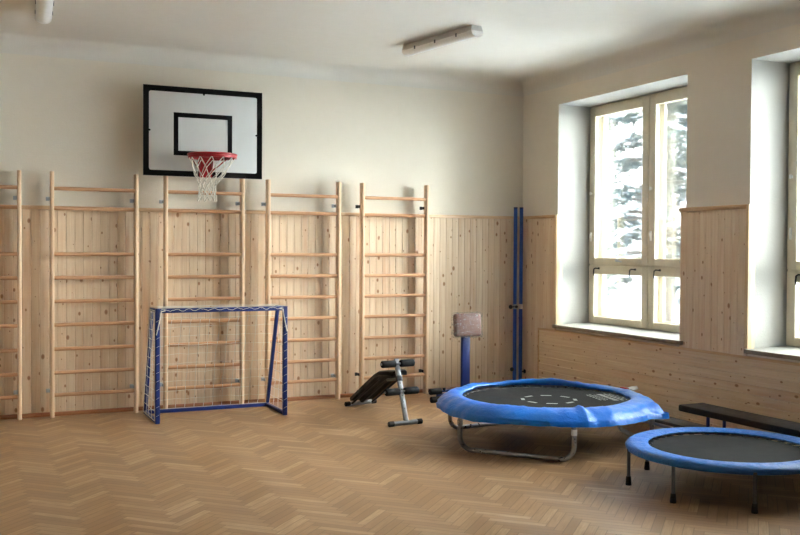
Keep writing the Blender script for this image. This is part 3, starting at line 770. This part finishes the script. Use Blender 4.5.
for k in range(36):
    a = 2*PI*(k+.5)/36; d = Vector((math.cos(a), math.sin(a), 0)); p0 = MC+d*.541+Vector((0, 0, MH-.029)); p1 = MC+d*.70+Vector((0, 0, MH-.036))
    MB().tube([p0, p0.lerp(p1, .3), p0.lerp(p1, .33), p0.lerp(p1, .9), p1], [.006, .006, .009, .009, .004], 6).build('spring', M_graysteel, t)
for k in range(6):
    if k < 4: px, py = [(-1.614, -4.435), (-2.067, -4.78), (-2.105, -5.31), (-1.787, -5.735)][k]
    else: px, py = [(-1.10, -5.73), (-.75, -5.25)][k-4]
    L = MB().tube([(px, py, .012), (px, py, MH-.035)], .0135, 12).build('leg', M_graysteel, t)
    MB().tube([(px, py, 0), (px, py, .006), (px, py, .06), (px, py, .066)], [.021, .0225, .0185, .0165], 14).build('rubber_foot', M_rubber, L)

# ------------------------------------------------------------------ benches by the window wall
bx0, bx1, by0, by1, bz = -.650, -.365, -3.68, -7.4, .345
t = thing('gym_bench', ((bx0+bx1)/2, (by0+by1)/2, 0), 'long dark brown gym bench on blue legs under the right window', 'bench')
m = MB(); m.span((bx0, by1, bz-.06), (bx1, by0, bz), .012); m.build('seat', M_benchtop, t)
for y in (-4.0, -5.55, -7.1):
    for x, lean in ((-.597, -.0), (-.41, .0)):
        m = MB(); m.tube([(x, y, .008), (x+.004, y, bz-.05)], .0155, 10); L = m.build('leg', M_blue, t)
        MB().rod((x, y, 0), (x, y, .03), .0185, 10, .003).build('rubber_foot', M_rubber, L)
    m = MB(); m.span((-.582, y-.014, .08), (-.425, y+.014, .108), .004); m.build('stretcher', M_blue, t)
t = thing('low_board_bench', (-.515, -3.25, 0), 'low dark grey padded board with silver rail, mostly hidden behind the large trampoline', 'exercise bench')
m = MB(); m.span((-.63, -3.88, .125), (-.40, -2.6, .155), .008); m.build('padded_board', M_greyvinyl, t)
for x in (-.625, -.43):
    ye = -3.62 if x < -.5 else -3.72
    m = MB(); m.tube([(x, -2.62, .108), (x, ye, .108)], .0145, 10); o = m.build('side_rail', M_silver, t)
    MB().rod((x, ye+.02, .108), (x, ye-.035, .108), .0185, 12, .004).build('end_cap', M_rubber, o)
for y in (-2.75, -3.5):
    for x in (-.6, -.45):
        MB().tube([(x, y, .0), (x, y, .10)], .014, 10).build('leg', M_black, t)

# ------------------------------------------------------------------ ceiling lamps
def lamp(p0, p1, label):
    p0, p1 = Vector(p0), Vector(p1); c = (p0+p1)/2; d = (p1-p0).normalized(); L = (p1-p0).length; q = Vector((-d.y, d.x, 0)); up = Vector((0, 0, 1))
    t = thing('ceiling_light', Vector((c.x, c.y, ZC)), label, 'ceiling light', 'fluorescent ceiling lights')
    f = lambda s: (lambda a, b: c + d*s + q*a + up*b)
    zb = ZC-c.z
    MB().prism([(-.055, zb), (.055, zb), (.07, zb-.035), (.07, zb-.055), (-.07, zb-.055), (-.07, zb-.035)], f(-L/2), f(L/2)).build('housing', M_lamp, t)
    pr = [(-.068, zb-.055)] + [(-.066*math.cos(PI*i/10), zb-.058-.046*math.sin(PI*i/10)) for i in range(11)] + [(.068, zb-.055)]
    MB().prism(pr, f(-L/2+.01), f(L/2-.01)).build('diffuser', M_diff, t)
    pe = [(-.072, zb-.05)] + [(-.07*math.cos(PI*i/10), zb-.056-.05*math.sin(PI*i/10)) for i in range(11)] + [(.072, zb-.05)]
    for s in (-1, 1):
        MB().prism(pe, f(s*(L/2-.06)), f(s*(L/2+.006))).build('end_cap', M_diff, t)
    for s in (-.3, 0, .3):
        for k in (-1, 1):
            m = MB(); m.box(c+d*s*L+q*k*.072+up*(zb-.058), (.02, .006, .034), .002, Matrix.Rotation(math.atan2(d.y, d.x), 3, 'Z')); m.build('clip', M_graysteel, t)
lamp((-2.275, -1.36, ZC), (-2.085, -2.49, ZC), 'long fluorescent ceiling light near the window side')
lamp((-5.838, -1.22, ZC), (-5.915, -2.42, ZC), 'fluorescent ceiling light cut by the top left photo edge')

# ------------------------------------------------------------------ outside
tag(MB().span((-60, -50, -1.4), (60, 50, -1.2)).build('snowy_ground', M_ground), 'snow-covered ground outside the windows', 'ground', None, 'structure')
def pine_tree(x, y, h, spread, seed, label):
    Q = random.Random(seed)
    t = thing('snowy_pine', (x, y, -1.2), label, 'tree', 'snowy pines outside')
    MB().tube([(x, y, -1.2), (x+.05, y, 2), (x-.05, y+.08, h*.6), (x, y, h-1.2)], [.2, .16, .1, .02], 10).build('trunk', M_bark, t)
    br = MB(); fo_ = MB(); sn = MB()
    nb = 46
    for i in range(nb):
        z = 1.3+(h-2.6)*i/nb*.95; L = spread*(1-.75*i/nb)*Q.uniform(.7, 1.1); a = Q.uniform(0, 2*PI); d = Vector((math.cos(a), math.sin(a), 0)); s = Vector((-d.y, d.x, 0))
        pts = [Vector((x, y, z)) + d*L*f + Vector((0, 0, .16*L*f-.42*L*f*f)) + s*.1*math.sin(f*3+i) for f in (0, .25, .5, .75, 1)]
        br.tube(pts, [.045, .036, .027, .018, .006], 5)
        sn.tube([p+Vector((0, 0, .035)) for p in pts[1:]], [.05, .06, .05, .02], 5)
        for j in range(34):
            f = Q.uniform(.25, 1.02); k = min(3, int(f*4)); p = pts[k].lerp(pts[k+1], f*4-k) if f < 1 else pts[4]
            p = p + s*Q.uniform(-.34, .34)*(1.15-f*.6) + Vector((0, 0, Q.uniform(-.16, .05)))
            for n_ in range(9):
                b_ = Vector((Q.gauss(0, 1), Q.gauss(0, 1), Q.gauss(-.1, .6))).normalized(); l_ = Q.uniform(.14, .26); w_ = b_.cross(Vector((Q.gauss(0, 1), Q.gauss(0, 1), Q.gauss(0, 1)))).normalized()*.028
                fo_.poly([p-w_, p+b_*l_, p+w_], [(0, 1, 2)])
            if Q.random() < .22:
                r_ = Q.uniform(.05, .1); sn.poly([p+Vector((r_*math.cos(q)*1.3, r_*math.sin(q)*1.3, .03)) for q in (0, 1.05, 2.1, 3.14, 4.2, 5.2)]+[p+Vector((0, 0, .05+r_*.5))], [(i_, (i_+1) % 6, 6) for i_ in range(6)])
    br.build('branches', M_bark, t); f = fo_.build('needles', M_needle, t); f['kind'] = 'stuff'; g = sn.build('snow', M_snow, t); g['kind'] = 'stuff'
pine_tree(6.6, 5.4, 8.5, 3.0, 3, 'snow-laden pine tree seen through the left window')
pine_tree(10.8, 9.9, 9.5, 3.4, 5, 'farther snowy pine tree behind, at the left pane of the left window')

# ------------------------------------------------------------------ light: the overcast sky
w = bpy.data.worlds.new('overcast_sky'); S.world = w; w.use_nodes = True; nt = w.node_tree; nt.nodes.clear()
bg = nt.nodes.new('ShaderNodeBackground'); bg.inputs[0].default_value = (.96, .98, 1, 1)
# cloud cover, brightest round the veiled low sun
tc_ = nt.nodes.new('ShaderNodeTexCoord'); dp = nt.nodes.new('ShaderNodeVectorMath'); dp.operation = 'DOT_PRODUCT'
nt.links.new(tc_.outputs['Generated'], dp.inputs[0]); dp.inputs[1].default_value = Vector((.50, -.76, .40)).normalized()
def wm(op, a, b, c=None):
    x = nt.nodes.new('ShaderNodeMath'); x.operation = op
    for i, v in enumerate((a, b, c)):
        if isinstance(v, bpy.types.NodeSocket): nt.links.new(v, x.inputs[i])
        elif v is not None: x.inputs[i].default_value = v
    return x.outputs[0]
glow = wm('POWER', wm('MAXIMUM', dp.outputs['Value'], 0.0), 3.0)
nt.links.new(wm('MULTIPLY_ADD', glow, 9.0, 5.3), bg.inputs[1])
wo = nt.nodes.new('ShaderNodeOutputWorld'); nt.links.new(bg.outputs[0], wo.inputs[0])

# ------------------------------------------------------------------ camera
F, yaw, pitch, roll = 963.755, -.43430, -.018414, .005312
f = Vector((-math.sin(yaw)*math.cos(pitch), math.cos(yaw)*math.cos(pitch), math.sin(pitch)))
r0 = Vector((math.cos(yaw), math.sin(yaw), 0)); u0 = r0.cross(f)
r1 = r0*math.cos(roll)+u0*math.sin(roll); u1 = -r0*math.sin(roll)+u0*math.cos(roll)
cam = bpy.data.cameras.new('camera'); co = bpy.data.objects.new('camera', cam); COL.objects.link(co)
cam.sensor_width = 36; cam.sensor_fit = 'HORIZONTAL'; cam.lens = 36*F/800; cam.clip_start = .05; cam.clip_end = 300
co.matrix_world = Matrix(((r1.x, u1.x, -f.x, -6.5835), (r1.y, u1.y, -f.y, -10.4906), (r1.z, u1.z, -f.z, 1.7268), (0, 0, 0, 1)))
S.camera = co
vs = S.view_settings; S.display_settings.display_device = 'sRGB'
vs.view_transform = 'Standard'; vs.look = 'None'; vs.gamma = 1; vs.use_curve_mapping = False; vs.exposure = 2.5
